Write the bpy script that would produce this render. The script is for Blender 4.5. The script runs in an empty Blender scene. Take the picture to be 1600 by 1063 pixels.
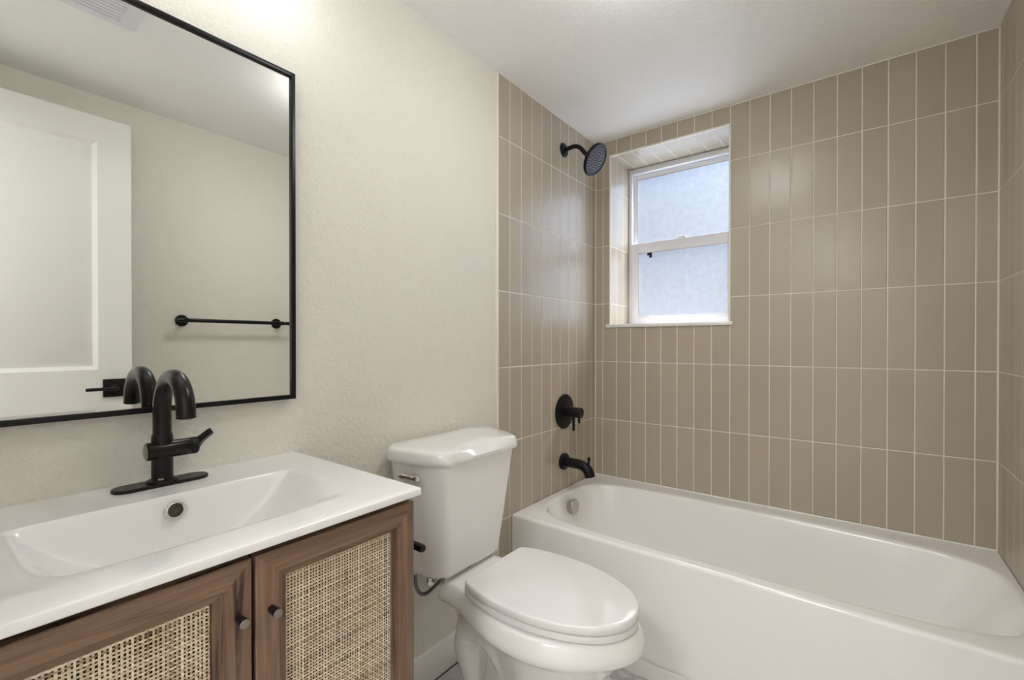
import bpy, bmesh, math, random
from mathutils import Vector, Matrix

random.seed(7)
scene = bpy.context.scene
PI = math.pi

# ------------------------------------------------------------------ camera, world, exposure
CAM_H = 1.14
cam_data = bpy.data.cameras.new("camera")
cam = bpy.data.objects.new("camera", cam_data)
scene.collection.objects.link(cam)
cam.location = (1.1507, 0.0, CAM_H)
cam.rotation_euler = (PI / 2 - 0.0051, 0.0, 0.6548)
cam_data.sensor_width = 36.0
cam_data.lens = 15.985
cam_data.shift_y = 8.33 / 1600.0
cam_data.clip_start = 0.01
scene.camera = cam

scene.view_settings.view_transform = 'Standard'
scene.view_settings.look = 'None'
scene.view_settings.gamma = 1.0
scene.view_settings.use_curve_mapping = False
scene.view_settings.exposure = 0.58

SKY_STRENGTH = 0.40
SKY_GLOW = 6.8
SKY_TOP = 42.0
GROUND_GLOW = 2.2  # added upward light from below the horizon for ceiling and soffit
LAMP_COLOR = (0.97, 0.985, 1.0)
GLOBE_STRENGTH = 7.5
CEIL_FILL_STRENGTH = 16.0
HALL_FILL_STRENGTH = 37.0

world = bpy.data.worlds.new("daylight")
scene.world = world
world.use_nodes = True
wn = world.node_tree.nodes
wl = world.node_tree.links
wn.clear()
w_out = wn.new("ShaderNodeOutputWorld")
w_bg = wn.new("ShaderNodeBackground")
w_tc = wn.new("ShaderNodeTexCoord")


def w_math(op, a, b=None, clamp=False):
    n = wn.new("ShaderNodeMath")
    n.operation = op
    n.use_clamp = clamp
    for i, v in enumerate((a, b)):
        if v is None:
            continue
        if isinstance(v, (int, float)):
            n.inputs[i].default_value = v
        else:
            wl.new(v, n.inputs[i])
    return n.outputs[0]


# sky shaped to light the room: dim in view, bright overhead, eastward and below
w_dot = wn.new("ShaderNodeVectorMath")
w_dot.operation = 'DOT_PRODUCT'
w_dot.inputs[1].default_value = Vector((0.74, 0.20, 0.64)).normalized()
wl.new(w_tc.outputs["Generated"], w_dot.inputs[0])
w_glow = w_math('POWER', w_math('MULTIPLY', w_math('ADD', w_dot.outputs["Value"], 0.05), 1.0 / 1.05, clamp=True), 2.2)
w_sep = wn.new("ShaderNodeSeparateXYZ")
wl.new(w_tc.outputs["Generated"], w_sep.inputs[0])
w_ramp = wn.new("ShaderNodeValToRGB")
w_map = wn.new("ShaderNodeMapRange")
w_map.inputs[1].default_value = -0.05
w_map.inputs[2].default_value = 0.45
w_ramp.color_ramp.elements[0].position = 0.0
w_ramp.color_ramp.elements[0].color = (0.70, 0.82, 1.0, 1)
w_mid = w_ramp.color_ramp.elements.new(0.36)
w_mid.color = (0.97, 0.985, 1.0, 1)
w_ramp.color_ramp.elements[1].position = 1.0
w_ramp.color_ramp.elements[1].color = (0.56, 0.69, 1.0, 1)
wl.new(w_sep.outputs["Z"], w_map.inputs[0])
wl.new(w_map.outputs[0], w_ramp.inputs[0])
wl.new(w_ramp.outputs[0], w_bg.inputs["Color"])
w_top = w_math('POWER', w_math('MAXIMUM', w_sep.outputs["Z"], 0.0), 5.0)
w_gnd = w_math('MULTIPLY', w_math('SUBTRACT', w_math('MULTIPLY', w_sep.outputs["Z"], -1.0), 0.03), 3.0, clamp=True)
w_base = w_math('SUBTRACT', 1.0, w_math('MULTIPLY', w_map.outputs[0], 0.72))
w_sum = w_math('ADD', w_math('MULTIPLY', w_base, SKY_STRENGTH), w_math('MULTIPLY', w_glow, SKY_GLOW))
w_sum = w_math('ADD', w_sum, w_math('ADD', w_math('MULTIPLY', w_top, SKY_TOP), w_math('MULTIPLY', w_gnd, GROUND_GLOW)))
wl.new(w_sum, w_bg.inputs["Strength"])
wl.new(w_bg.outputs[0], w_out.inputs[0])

scene.cycles.max_bounces = 12
scene.cycles.diffuse_bounces = 8
scene.cycles.glossy_bounces = 6
scene.cycles.transmission_bounces = 8
scene.cycles.transparent_max_bounces = 8
scene.cycles.sample_clamp_indirect = 6.0
scene.cycles.use_denoising = True
scene.cycles.caustics_reflective = False
scene.cycles.caustics_refractive = False

# sky portal over the window opening (guides daylight sampling only)
pl = bpy.data.lights.new("window_portal", 'AREA')
pl.shape = 'RECTANGLE'
pl.size = 0.62
pl.size_y = 0.94
pl.cycles.is_portal = True
plo = bpy.data.objects.new("window_portal", pl)
scene.collection.objects.link(plo)
plo.location = (0.38, 2.60, 1.69)
plo.rotation_euler = (-PI / 2, 0, 0)

# ------------------------------------------------------------------ room dimensions
W = 1.524            # left wall x=0, right wall x=W
FAR = 2.2467         # tiled window wall
NEAR = -0.20         # wall with the doorway
CEIL = 2.22
TUBY = 1.497         # apron face
TILE0 = 1.406        # where the tile starts on the side walls
ROW, ROW0 = 0.30901, 0.4233
COL = 0.07903


# ------------------------------------------------------------------ node helpers
def new_mat(name):
    m = bpy.data.materials.new(name)
    m.use_nodes = True
    nt = m.node_tree
    bsdf = nt.nodes["Principled BSDF"]
    return m, nt, bsdf


def math_node(nt, op, a, b=None, c=None, clamp=False):
    n = nt.nodes.new("ShaderNodeMath")
    n.operation = op
    n.use_clamp = clamp
    for i, v in enumerate((a, b, c)):
        if v is None:
            continue
        if isinstance(v, (int, float)):
            n.inputs[i].default_value = v
        else:
            nt.links.new(v, n.inputs[i])
    return n.outputs[0]


def mix_color(nt, fac, a, b, blend='MIX'):
    n = nt.nodes.new("ShaderNodeMix")
    n.data_type = 'RGBA'
    n.blend_type = blend
    for key, v in ((0, fac), (6, a), (7, b)):
        if isinstance(v, (int, float)):
            n.inputs[key].default_value = v
        elif isinstance(v, tuple):
            n.inputs[key].default_value = (*v, 1.0)
        else:
            nt.links.new(v, n.inputs[key])
    return n.outputs[2]


def noise(nt, vec, scale, detail=3.0, rough=0.5, dist=0.0):
    n = nt.nodes.new("ShaderNodeTexNoise")
    n.inputs["Scale"].default_value = scale
    n.inputs["Detail"].default_value = detail
    n.inputs["Roughness"].default_value = rough
    n.inputs["Distortion"].default_value = dist
    if vec is not None:
        nt.links.new(vec, n.inputs["Vector"])
    return n


def obj_coord(nt):
    return nt.nodes.new("ShaderNodeTexCoord").outputs["Object"]


def mapping(nt, vec, scale=(1, 1, 1), rot=(0, 0, 0)):
    n = nt.nodes.new("ShaderNodeMapping")
    n.inputs["Scale"].default_value = scale
    n.inputs["Rotation"].default_value = rot
    nt.links.new(vec, n.inputs["Vector"])
    return n.outputs[0]


def bump(nt, height, strength, distance, bsdf):
    b = nt.nodes.new("ShaderNodeBump")
    b.inputs["Strength"].default_value = strength
    b.inputs["Distance"].default_value = distance
    nt.links.new(height, b.inputs["Height"])
    nt.links.new(b.outputs[0], bsdf.inputs["Normal"])
    return b


def plain(name, color, rough=0.5, metal=0.0, coat=0.0, spec=0.5, var=0.03):
    """A finish with faint procedural mottling so no surface is perfectly even."""
    m, nt, b = new_mat(name)
    nz = noise(nt, obj_coord(nt), 9.0, 2.0)
    dark = tuple(c * (1.0 - var) for c in color)
    lite = tuple(min(1.0, c * (1.0 + var)) for c in color)
    nt.links.new(mix_color(nt, nz.outputs["Fac"], dark, lite), b.inputs["Base Color"])
    b.inputs["Roughness"].default_value = rough
    b.inputs["Metallic"].default_value = metal
    b.inputs["Coat Weight"].default_value = coat
    b.inputs["Specular IOR Level"].default_value = spec
    return m


def plaster(name, color, scale=85.0, strength=0.6):
    m, nt, b = new_mat(name)
    co = obj_coord(nt)
    n1 = noise(nt, co, scale, 4.0, 0.55, 0.6)
    n2 = noise(nt, co, scale * 0.33, 2.0, 0.5, 0.3)
    ramp = nt.nodes.new("ShaderNodeValToRGB")
    ramp.color_ramp.elements[0].position = 0.38
    ramp.color_ramp.elements[1].position = 0.66
    nt.links.new(n1.outputs["Fac"], ramp.inputs[0])
    h = math_node(nt, 'MULTIPLY_ADD', n2.outputs["Fac"], 0.6, ramp.outputs[0])
    nt.links.new(mix_color(nt, n2.outputs["Fac"], tuple(c * 0.985 for c in color), color), b.inputs["Base Color"])
    b.inputs["Roughness"].default_value = 0.55
    b.inputs["Specular IOR Level"].default_value = 0.35
    bump(nt, h, strength, 0.0018, b)
    return m


TILE_COLOR = (0.43, 0.370, 0.290)
GROUT_COLOR = (0.76, 0.72, 0.64)


def tile_mat(name, u_axis, u0, v_axis, v0, pv=ROW, pu=COL):
    """Stacked 3x12 glazed tile with pale grout lines; u0/v0 place the joints in the room."""
    m, nt, b = new_mat(name)
    co = obj_coord(nt)
    sep = nt.nodes.new("ShaderNodeSeparateXYZ")
    nt.links.new(co, sep.inputs[0])
    u = math_node(nt, 'MULTIPLY_ADD', sep.outputs[u_axis], 1.0 / pu, -u0 / pu + 100.0)
    v = math_node(nt, 'MULTIPLY_ADD', sep.outputs[v_axis], 1.0 / pv, -v0 / pv + 100.0)

    def edge(coord, pitch):
        fr = math_node(nt, 'FRACT', coord)
        d = math_node(nt, 'SUBTRACT', 0.5, math_node(nt, 'ABSOLUTE', math_node(nt, 'SUBTRACT', fr, 0.5)))
        return math_node(nt, 'MULTIPLY', d, pitch)           # distance to the joint centre in metres

    wob = noise(nt, co, 22.0, 2.0)
    half = math_node(nt, 'MULTIPLY_ADD', wob.outputs["Fac"], 0.0008, 0.0010)
    d = math_node(nt, 'MINIMUM', edge(u, pu), edge(v, pv))
    mask = nt.nodes.new("ShaderNodeMapRange")                # 1 = grout
    mask.interpolation_type = 'SMOOTHSTEP'
    nt.links.new(d, mask.inputs[0])
    nt.links.new(half, mask.inputs[1])
    nt.links.new(math_node(nt, 'ADD', half, 0.0006), mask.inputs[2])
    mask.inputs[3].default_value = 1.0
    mask.inputs[4].default_value = 0.0
    cell = nt.nodes.new("ShaderNodeCombineXYZ")
    nt.links.new(math_node(nt, 'FLOOR', u), cell.inputs[0])
    nt.links.new(math_node(nt, 'FLOOR', v), cell.inputs[1])
    wn_ = nt.nodes.new("ShaderNodeTexWhiteNoise")
    wn_.noise_dimensions = '2D'
    nt.links.new(cell.outputs[0], wn_.inputs["Vector"])
    cloud = noise(nt, co, 6.0, 3.0, 0.6)
    tone = math_node(nt, 'ADD', math_node(nt, 'MULTIPLY', wn_.outputs["Value"], 0.5),
                     math_node(nt, 'MULTIPLY', cloud.outputs["Fac"], 0.5))
    tcol = mix_color(nt, tone, tuple(c * 0.93 for c in TILE_COLOR), tuple(c * 1.07 for c in TILE_COLOR))
    nt.links.new(mix_color(nt, mask.outputs[0], tcol, GROUT_COLOR), b.inputs["Base Color"])
    nt.links.new(math_node(nt, 'MULTIPLY_ADD', mask.outputs[0], 0.46, 0.28), b.inputs["Roughness"])
    b.inputs["Specular IOR Level"].default_value = 0.5
    # pillowed edge, per tile tilt and a slightly wavy glaze
    soft = nt.nodes.new("ShaderNodeMapRange")
    soft.interpolation_type = 'SMOOTHSTEP'
    nt.links.new(d, soft.inputs[0])
    soft.inputs[1].default_value = 0.0008
    soft.inputs[2].default_value = 0.0042
    wave = noise(nt, co, 14.0, 2.0)
    fu = math_node(nt, 'MULTIPLY', math_node(nt, 'FRACT', u),
                   math_node(nt, 'MULTIPLY_ADD', wn_.outputs["Value"], 0.24, -0.12))
    h = math_node(nt, 'ADD', soft.outputs[0],
                  math_node(nt, 'ADD', math_node(nt, 'MULTIPLY', wave.outputs["Fac"], 0.35), fu))
    bump(nt, h, 0.7, 0.0012, b)
    return m


def wood_mat(name, axis):
    m, nt, b = new_mat(name)
    co = obj_coord(nt)
    sc = [46.0, 46.0, 46.0]
    sc[axis] = 2.4
    mp = mapping(nt, co, tuple(sc))
    n1 = noise(nt, mp, 1.0, 6.0, 0.62, 0.9)
    sc2 = [130.0, 130.0, 130.0]
    sc2[axis] = 3.5
    n2 = noise(nt, mapping(nt, co, tuple(sc2)), 1.0, 3.0, 0.6, 0.2)
    ramp = nt.nodes.new("ShaderNodeValToRGB")
    e = ramp.color_ramp.elements
    e[0].position = 0.36
    e[0].color = (0.050, 0.026, 0.016, 1)
    e[1].position = 0.44
    e[1].color = (0.235, 0.145, 0.092, 1)
    x = e.new(0.62)
    x.color = (0.330, 0.212, 0.138, 1)
    x = e.new(0.80)
    x.color = (0.255, 0.162, 0.110, 1)
    nt.links.new(n1.outputs["Fac"], ramp.inputs[0])
    fine = mix_color(nt, math_node(nt, 'MULTIPLY_ADD', n2.outputs["Fac"], 1.1, -0.25, clamp=True),
                     (0.50, 0.44, 0.41), (1.10, 1.10, 1.10))
    nt.links.new(mix_color(nt, 1.0, ramp.outputs[0], fine, 'MULTIPLY'), b.inputs["Base Color"])
    b.inputs["Roughness"].default_value = 0.5
    bump(nt, n2.outputs["Fac"], 0.25, 0.0006, b)
    return m


def marble_mat(name):
    m, nt, b = new_mat(name)
    co = obj_coord(nt)
    n = noise(nt, co, 1.8, 5.0, 0.55, 1.2)
    vein = math_node(nt, 'ABSOLUTE', math_node(nt, 'SUBTRACT', n.outputs["Fac"], 0.5))
    ramp = nt.nodes.new("ShaderNodeValToRGB")
    ramp.color_ramp.elements[0].position = 0.0
    ramp.color_ramp.elements[0].color = (0.42, 0.40, 0.40, 1)
    ramp.color_ramp.elements[1].position = 0.05
    ramp.color_ramp.elements[1].color = (0.80, 0.78, 0.77, 1)
    nt.links.new(vein, ramp.inputs[0])
    sep = nt.nodes.new("ShaderNodeSeparateXYZ")
    nt.links.new(co, sep.inputs[0])
    ds = []
    for ax, pitch, off in ((0, 0.61, 0.31), (1, 0.305, 0.175)):
        fr = math_node(nt, 'FRACT', math_node(nt, 'MULTIPLY_ADD', sep.outputs[ax], 1 / pitch, off / pitch + 20))
        ds.append(math_node(nt, 'MULTIPLY', math_node(nt, 'SUBTRACT', 0.5, math_node(nt, 'ABSOLUTE', math_node(nt, 'SUBTRACT', fr, 0.5))), pitch))
    g = math_node(nt, 'LESS_THAN', math_node(nt, 'MINIMUM', ds[0], ds[1]), 0.0014)
    nt.links.new(mix_color(nt, g, ramp.outputs[0], (0.45, 0.42, 0.40)), b.inputs["Base Color"])
    b.inputs["Roughness"].default_value = 0.25
    return m


def glass_mat(name):
    """Frosted, hammered glass that scatters the daylight behind it."""
    m, nt, b = new_mat(name)
    nt.nodes.remove(b)
    out = nt.nodes["Material Output"]
    co = obj_coord(nt)
    n1 = noise(nt, co, 210.0, 3.0, 0.6, 0.4)
    n2 = noise(nt, co, 45.0, 3.0, 0.6)
    h = math_node(nt, 'MULTIPLY_ADD', n2.outputs["Fac"], 0.6, n1.outputs["Fac"])
    bp = nt.nodes.new("ShaderNodeBump")
    bp.inputs["Strength"].default_value = 0.9
    bp.inputs["Distance"].default_value = 0.004
    nt.links.new(h, bp.inputs["Height"])
    tl = nt.nodes.new("ShaderNodeBsdfTranslucent")
    tl.inputs["Color"].default_value = (0.93, 0.94, 0.95, 1)
    nt.links.new(bp.outputs[0], tl.inputs["Normal"])
    tr = nt.nodes.new("ShaderNodeBsdfTransparent")
    spk = noise(nt, co, 260.0, 2.0, 0.7)
    blot = noise(nt, co, 30.0, 4.0, 0.65)
    sp_f = math_node(nt, 'MULTIPLY_ADD', spk.outputs["Fac"], 1.3, math_node(nt, 'MULTIPLY_ADD', blot.outputs["Fac"], 0.8, -0.60), clamp=True)
    nt.links.new(mix_color(nt, sp_f, (0.80, 0.81, 0.82), (1.0, 1.0, 0.99)), tr.inputs["Color"])
    gl = nt.nodes.new("ShaderNodeBsdfGlossy")
    gl.inputs["Roughness"].default_value = 0.25
    nt.links.new(bp.outputs[0], gl.inputs["Normal"])
    m1 = nt.nodes.new("ShaderNodeMixShader")
    m1.inputs[0].default_value = 0.95
    nt.links.new(tl.outputs[0], m1.inputs[1])
    nt.links.new(tr.outputs[0], m1.inputs[2])
    m2 = nt.nodes.new("ShaderNodeMixShader")
    m2.inputs[0].default_value = 0.05
    nt.links.new(m1.outputs[0], m2.inputs[1])
    nt.links.new(gl.outputs[0], m2.inputs[2])
    nt.links.new(m2.outputs[0], out.inputs["Surface"])
    return m


def emit_mat(name, color, strength):
    m, nt, b = new_mat(name)
    b.inputs["Base Color"].default_value = (0.9, 0.9, 0.88, 1)
    b.inputs["Roughness"].default_value = 0.35
    b.inputs["Emission Color"].default_value = (*color, 1)
    b.inputs["Emission Strength"].default_value = strength
    return m


def cane_mat(name):
    m, nt, b = new_mat(name)
    at = nt.nodes.new("ShaderNodeAttribute")
    at.attribute_name = "tone"
    n = noise(nt, obj_coord(nt), 26.0, 4.0, 0.65)
    t = math_node(nt, 'ADD', math_node(nt, 'MULTIPLY', at.outputs["Fac"], 0.62),
                  math_node(nt, 'MULTIPLY', n.outputs["Fac"], 0.50))
    ramp = nt.nodes.new("ShaderNodeValToRGB")
    e = ramp.color_ramp.elements
    e[0].position = 0.18
    e[0].color = (0.22, 0.135, 0.075, 1)
    e[1].position = 0.95
    e[1].color = (0.90, 0.80, 0.64, 1)
    x = e.new(0.45)
    x.color = (0.62, 0.48, 0.33, 1)
    nt.links.new(t, ramp.inputs[0])
    nt.links.new(ramp.outputs[0], b.inputs["Base Color"])
    b.inputs["Roughness"].default_value = 0.55
    return m


M = {
    'wall': plaster('cream_wall_paint', (0.765, 0.735, 0.660)),
    'ceiling': plaster('ceiling_paint', (0.90, 0.895, 0.89), 60.0, 0.25),
    'trim': plain('white_trim_paint', (0.80, 0.785, 0.76), 0.4, var=0.01),
    'edge': plain('cream_edge_trim', (0.80, 0.765, 0.69), 0.4, var=0.01),
    'door': plain('white_door_paint', (0.76, 0.745, 0.715), 0.38, var=0.01),
    'tile_far': tile_mat('taupe_tile_window_wall', 0, 0.04474, 2, ROW0),
    'tile_side': tile_mat('taupe_tile_side_wall', 1, 1.48512, 2, ROW0),
    'tile_jamb': tile_mat('taupe_tile_jamb', 1, FAR + 0.010, 2, ROW0),
    'tile_soffit': tile_mat('taupe_tile_soffit', 0, 0.04474, 1, FAR - 0.02),
    'grout': plain('grout_bead', GROUT_COLOR, 0.7, var=0.03),
    'floor': marble_mat('marble_floor_tile'),
    'porcelain': plain('porcelain_glaze', (0.84, 0.82, 0.795), 0.12, coat=0.6, var=0.008),
    'tub': plain('tub_enamel', (0.89, 0.875, 0.85), 0.16, coat=0.5, var=0.008),
    'seat': plain('seat_plastic', (0.83, 0.81, 0.80), 0.10, coat=0.4, var=0.006),
    'ceramic': plain('sink_ceramic', (0.89, 0.875, 0.86), 0.14, coat=0.5, var=0.006),
    'black': plain('matte_black_metal', (0.006, 0.005, 0.006), 0.34, 0.0, spec=0.26, var=0.1),
    'bronze_black': plain('dark_bronze_finish', (0.009, 0.006, 0.0065), 0.28, 0.0, spec=0.28, var=0.1),
    'rubber': plain('grey_rubber_nozzle_plate', (0.16, 0.16, 0.20), 0.5, spec=0.25, var=0.05),
    'chrome': plain('chrome', (0.78, 0.78, 0.77), 0.08, 1.0, var=0.02),
    'nickel': plain('brushed_nickel', (0.55, 0.51, 0.45), 0.28, 1.0, var=0.03),
    'grey_metal': plain('worn_grey_metal', (0.30, 0.27, 0.24), 0.38, 0.7, var=0.05),
    'dark': plain('dark_recess', (0.018, 0.011, 0.009), 0.8),
    'wood_y': wood_mat('brown_oak_rail', 1),
    'wood_z': wood_mat('brown_oak_stile', 2),
    'wood_x': wood_mat('brown_oak_side', 2),
    'cane': cane_mat('woven_cane'),
    'vinyl': plain('white_vinyl', (0.76, 0.77, 0.82), 0.35, var=0.01),
    'glass': glass_mat('frosted_glass'),
    'marble_sill': plain('white_sill_stone', (0.80, 0.785, 0.765), 0.25, var=0.02),
    'globe': emit_mat('lit_white_globe', LAMP_COLOR, GLOBE_STRENGTH),
    'ceil_fill': emit_mat('ceiling_fill_glow', (0.97, 0.985, 1.0), CEIL_FILL_STRENGTH),
    'hall_fill': emit_mat('hall_fill_glow', (0.95, 0.975, 1.0), HALL_FILL_STRENGTH),
    'hose': plain('braided_steel_hose', (0.20, 0.19, 0.18), 0.3, 0.9, var=0.2),
    'logo': plain('pale_mark', (0.45, 0.43, 0.42), 0.4, var=0.02),
    'hall_wall': plain('hall_wall_paint', (0.80, 0.79, 0.76), 0.6),
    'hole': plain('brassy_dark_recess', (0.075, 0.062, 0.042), 0.35, 0.3, var=0.3),
    'caulk': plain('grey_caulk', (0.36, 0.33, 0.30), 0.6),
}
mir, nt_, b_ = new_mat('mirror_silver')
_n = noise(nt_, obj_coord(nt_), 3.0)
nt_.links.new(mix_color(nt_, _n.outputs["Fac"], (0.86, 0.87, 0.84), (0.87, 0.88, 0.855)), b_.inputs["Base Color"])
b_.inputs["Metallic"].default_value = 1.0
b_.inputs["Roughness"].default_value = 0.0
M['mirror'] = mir


# ------------------------------------------------------------------ mesh helpers
def finish(name, bm, mats, parent=None, smooth=35.0, loc=None):
    """Link a bmesh as ONE object."""
    bmesh.ops.recalc_face_normals(bm, faces=bm.faces)
    me = bpy.data.meshes.new(name)
    bm.to_mesh(me)
    bm.free()
    for m in (mats if isinstance(mats, (list, tuple)) else [mats]):
        me.materials.append(m)
    if smooth:
        me.shade_smooth()
        me.set_sharp_from_angle(angle=math.radians(smooth))
    o = bpy.data.objects.new(name, me)
    scene.collection.objects.link(o)
    if parent is not None:
        o.parent = parent
        o.matrix_parent_inverse = Matrix.Translation(parent.matrix_world.translation).inverted()
    return o


def empty(name, loc, label, cat, group=None):
    o = bpy.data.objects.new(name, None)
    scene.collection.objects.link(o)
    o.location = loc
    o.empty_display_size = 0.05
    o.matrix_world = Matrix.Translation(loc)
    o["label"] = label
    o["category"] = cat
    if group:
        o["group"] = group
    return o


def struct(o, label=None, cat=None):
    o["kind"] = "structure"
    if label:
        o["label"] = label
    if cat:
        o["category"] = cat
    return o


def add_box(bm, lo, hi, bevel=0.0, seg=2, mat=0):
    c = [(lo[i] + hi[i]) / 2 for i in range(3)]
    s = [max(1e-5, hi[i] - lo[i]) for i in range(3)]
    r = bmesh.ops.create_cube(bm, size=1.0, matrix=Matrix.Translation(c) @ Matrix.Diagonal((*s, 1.0)))
    vs = r['verts']
    fs = list({f for v in vs for f in v.link_faces})
    if bevel > 0:
        es = list({e for f in fs for e in f.edges})
        rb = bmesh.ops.bevel(bm, geom=es, offset=bevel, segments=seg, profile=0.5, affect='EDGES')
        fs = rb['faces'] + [f for f in fs if f.is_valid]
    for f in fs:
        if f.is_valid:
            f.material_index = mat
    return fs


def box(name, lo, hi, mat, parent=None, bevel=0.0, seg=2):
    bm = bmesh.new()
    add_box(bm, lo, hi, bevel, seg)
    return finish(name, bm, mat, parent)


def frame_from(d):
    d = d.normalized()
    a = Vector((0, 0, 1)) if abs(d.z) < 0.9 else Vector((1, 0, 0))
    u = d.cross(a).normalized()
    v = d.cross(u).normalized()
    return u, v


def ring_faces(bm, r0, r1, mat=0, closed=True):
    n = len(r0)
    for i in range(n if closed else n - 1):
        j = (i + 1) % n
        f = bm.faces.new((r0[i], r0[j], r1[j], r1[i]))
        f.material_index = mat


def add_tube(bm, pts, radii, n=20, cap=True, mat=0, flat=(1.0, 1.0), up=None):
    """Swept tube through pts; radii one value or a list. Parallel-transported frame."""
    pts = [Vector(p) for p in pts]
    if not isinstance(radii, (list, tuple)):
        radii = [radii] * len(pts)
    rings = []
    u = v = None
    for i, p in enumerate(pts):
        if i == 0:
            t = pts[1] - pts[0]
        elif i == len(pts) - 1:
            t = pts[-1] - pts[-2]
        else:
            t = (pts[i + 1] - p).normalized() + (p - pts[i - 1]).normalized()
        t.normalize()
        if u is None:
            if up is not None:
                u = Vector(up) - t * t.dot(Vector(up))
                u.normalize()
                v = t.cross(u)
            else:
                u, v = frame_from(t)
        else:
            u = (u - t * u.dot(t)).normalized()
            v = t.cross(u).normalized()
        rings.append([bm.verts.new(p + radii[i] * (flat[0] * math.cos(2 * PI * k / n) * u + flat[1] * math.sin(2 * PI * k / n) * v)) for k in range(n)])
    for a, b in zip(rings, rings[1:]):
        ring_faces(bm, a, b, mat)
    if cap:
        for r in (rings[0], rings[-1]):
            f = bm.faces.new(r)
            f.material_index = mat
    return rings


def add_lathe(bm, origin, axis, profile, n=32, mat=0, cap=True):
    """profile: list of (distance along axis, radius)."""
    o = Vector(origin)
    d = Vector(axis).normalized()
    u, v = frame_from(d)
    rings = []
    for h, r in profile:
        rings.append([bm.verts.new(o + d * h + max(r, 1e-5) * (math.cos(2 * PI * k / n) * u + math.sin(2 * PI * k / n) * v)) for k in range(n)])
    for a, b in zip(rings, rings[1:]):
        ring_faces(bm, a, b, mat)
    if cap:
        for r in (rings[0], rings[-1]):
            f = bm.faces.new(r)
            f.material_index = mat


def round_profile(h0, h1, r, b=0.003, k=4):
    """Disc/cylinder profile with a rounded far edge."""
    pr = [(h0, r)]
    for i in range(k + 1):
        a = PI / 2 * i / k
        pr.append((h1 - b + b * math.sin(a), r - b + b * math.cos(a)))
    return pr


def loft(bm, rings, cap0=True, cap1=True, mat=0):
    vr = [[bm.verts.new(p) for p in r] for r in rings]
    for a, b in zip(vr, vr[1:]):
        ring_faces(bm, a, b, mat)
    if cap0:
        bm.faces.new(vr[0]).material_index = mat
    if cap1:
        bm.faces.new(vr[-1]).material_index = mat
    return vr


def arc(c, r, a0, a1, n, plane='xz'):
    out = []
    for i in range(n + 1):
        a = a0 + (a1 - a0) * i / n
        p, q = r * math.cos(a), r * math.sin(a)
        if plane == 'xz':
            out.append((c[0] + p, c[1], c[2] + q))
        elif plane == 'yz':
            out.append((c[0], c[1] + p, c[2] + q))
        else:
            out.append((c[0] + p, c[1] + q, c[2]))
    return out


def smoothstep(a, b, x):
    t = max(0.0, min(1.0, (x - a) / (b - a)))
    return t * t * (3 - 2 * t)


# ------------------------------------------------------------------ room shell
def wall(name, lo, hi, mat):
    return struct(box(name, lo, hi, mat))


wall('floor', (-0.1, -1.6, -0.06), (W + 0.1, FAR + 0.1, 0.0), M['floor'])
wall('ceiling', (-0.1, -1.6, CEIL), (W + 0.1, FAR + 0.0, CEIL + 0.08), M['ceiling'])
wall('wall_left', (-0.10, NEAR, 0.0), (-0.004, TILE0, CEIL), M['wall'])
wall('wall_left_tile', (-0.10, TILE0, 0.0), (0.0, FAR, CEIL), M['tile_side'])
wall('wall_right', (W, NEAR, 0.0), (W + 0.10, TILE0, CEIL), M['wall'])
wall('wall_right_tile', (W, TILE0, 0.0), (W + 0.10, FAR, CEIL), M['tile_side'])

# window wall with its deep tiled recess
WX0, WX1, WZ0, WZ1, WD = 0.0845, 0.676, 1.232, 2.136, FAR + 0.252
bm = bmesh.new()
add_box(bm, (-0.10, FAR, 0.0), (WX0, WD + 0.09, CEIL + 0.08))
add_box(bm, (WX1, FAR, 0.0), (W + 0.10, WD + 0.09, CEIL + 0.08))
add_box(bm, (WX0, FAR, 0.0), (WX1, WD + 0.09, WZ0))
add_box(bm, (WX0, FAR, WZ1), (WX1, WD + 0.09, CEIL + 0.08))
for f in bm.faces:
    c = f.calc_center_median()
    n = f.normal
    if abs(n.x) > 0.9 and WX0 - 0.01 < c.x < WX1 + 0.01:
        f.material_index = 1
    elif abs(n.z) > 0.9 and WX0 < c.x < WX1 and c.z > 2.0 and c.z < CEIL:
        f.material_index = 2
struct(finish('wall_far', bm, [M['tile_far'], M['tile_jamb'], M['tile_soffit']], smooth=0))

# wall with the doorway the picture is taken from, and the hall beyond
DX0, DX1, DZ = 0.62, 1.40, 2.085
bm = bmesh.new()
add_box(bm, (-0.10, NEAR - 0.10, 0.0), (DX0, NEAR, CEIL))
add_box(bm, (DX1, NEAR - 0.10, 0.0), (W + 0.10, NEAR, CEIL))
add_box(bm, (DX0, NEAR - 0.10, DZ), (DX1, NEAR, CEIL))
struct(finish('wall_near', bm, M['wall'], smooth=0))
bm = bmesh.new()
add_box(bm, (-0.10, -1.60, 0.0), (W + 0.10, -1.50, CEIL))
add_box(bm, (-0.10, -1.50, 0.0), (0.0, NEAR - 0.10, CEIL))
add_box(bm, (W, -1.50, 0.0), (W + 0.10, NEAR - 0.10, CEIL))
struct(finish('wall_hall', bm, M['hall_wall'], smooth=0))
bm = bmesh.new()
for (a, b) in (((DX0 - 0.065, NEAR, 0.0), (DX0, NEAR + 0.014, DZ + 0.065)),
               ((DX1, NEAR, 0.0), (DX1 + 0.065, NEAR + 0.014, DZ + 0.065)),
               ((DX0, NEAR, DZ), (DX1, NEAR + 0.014, DZ + 0.065))):
    add_box(bm, a, b, 0.003)
struct(finish('trim_1', bm, M['trim']))

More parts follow.
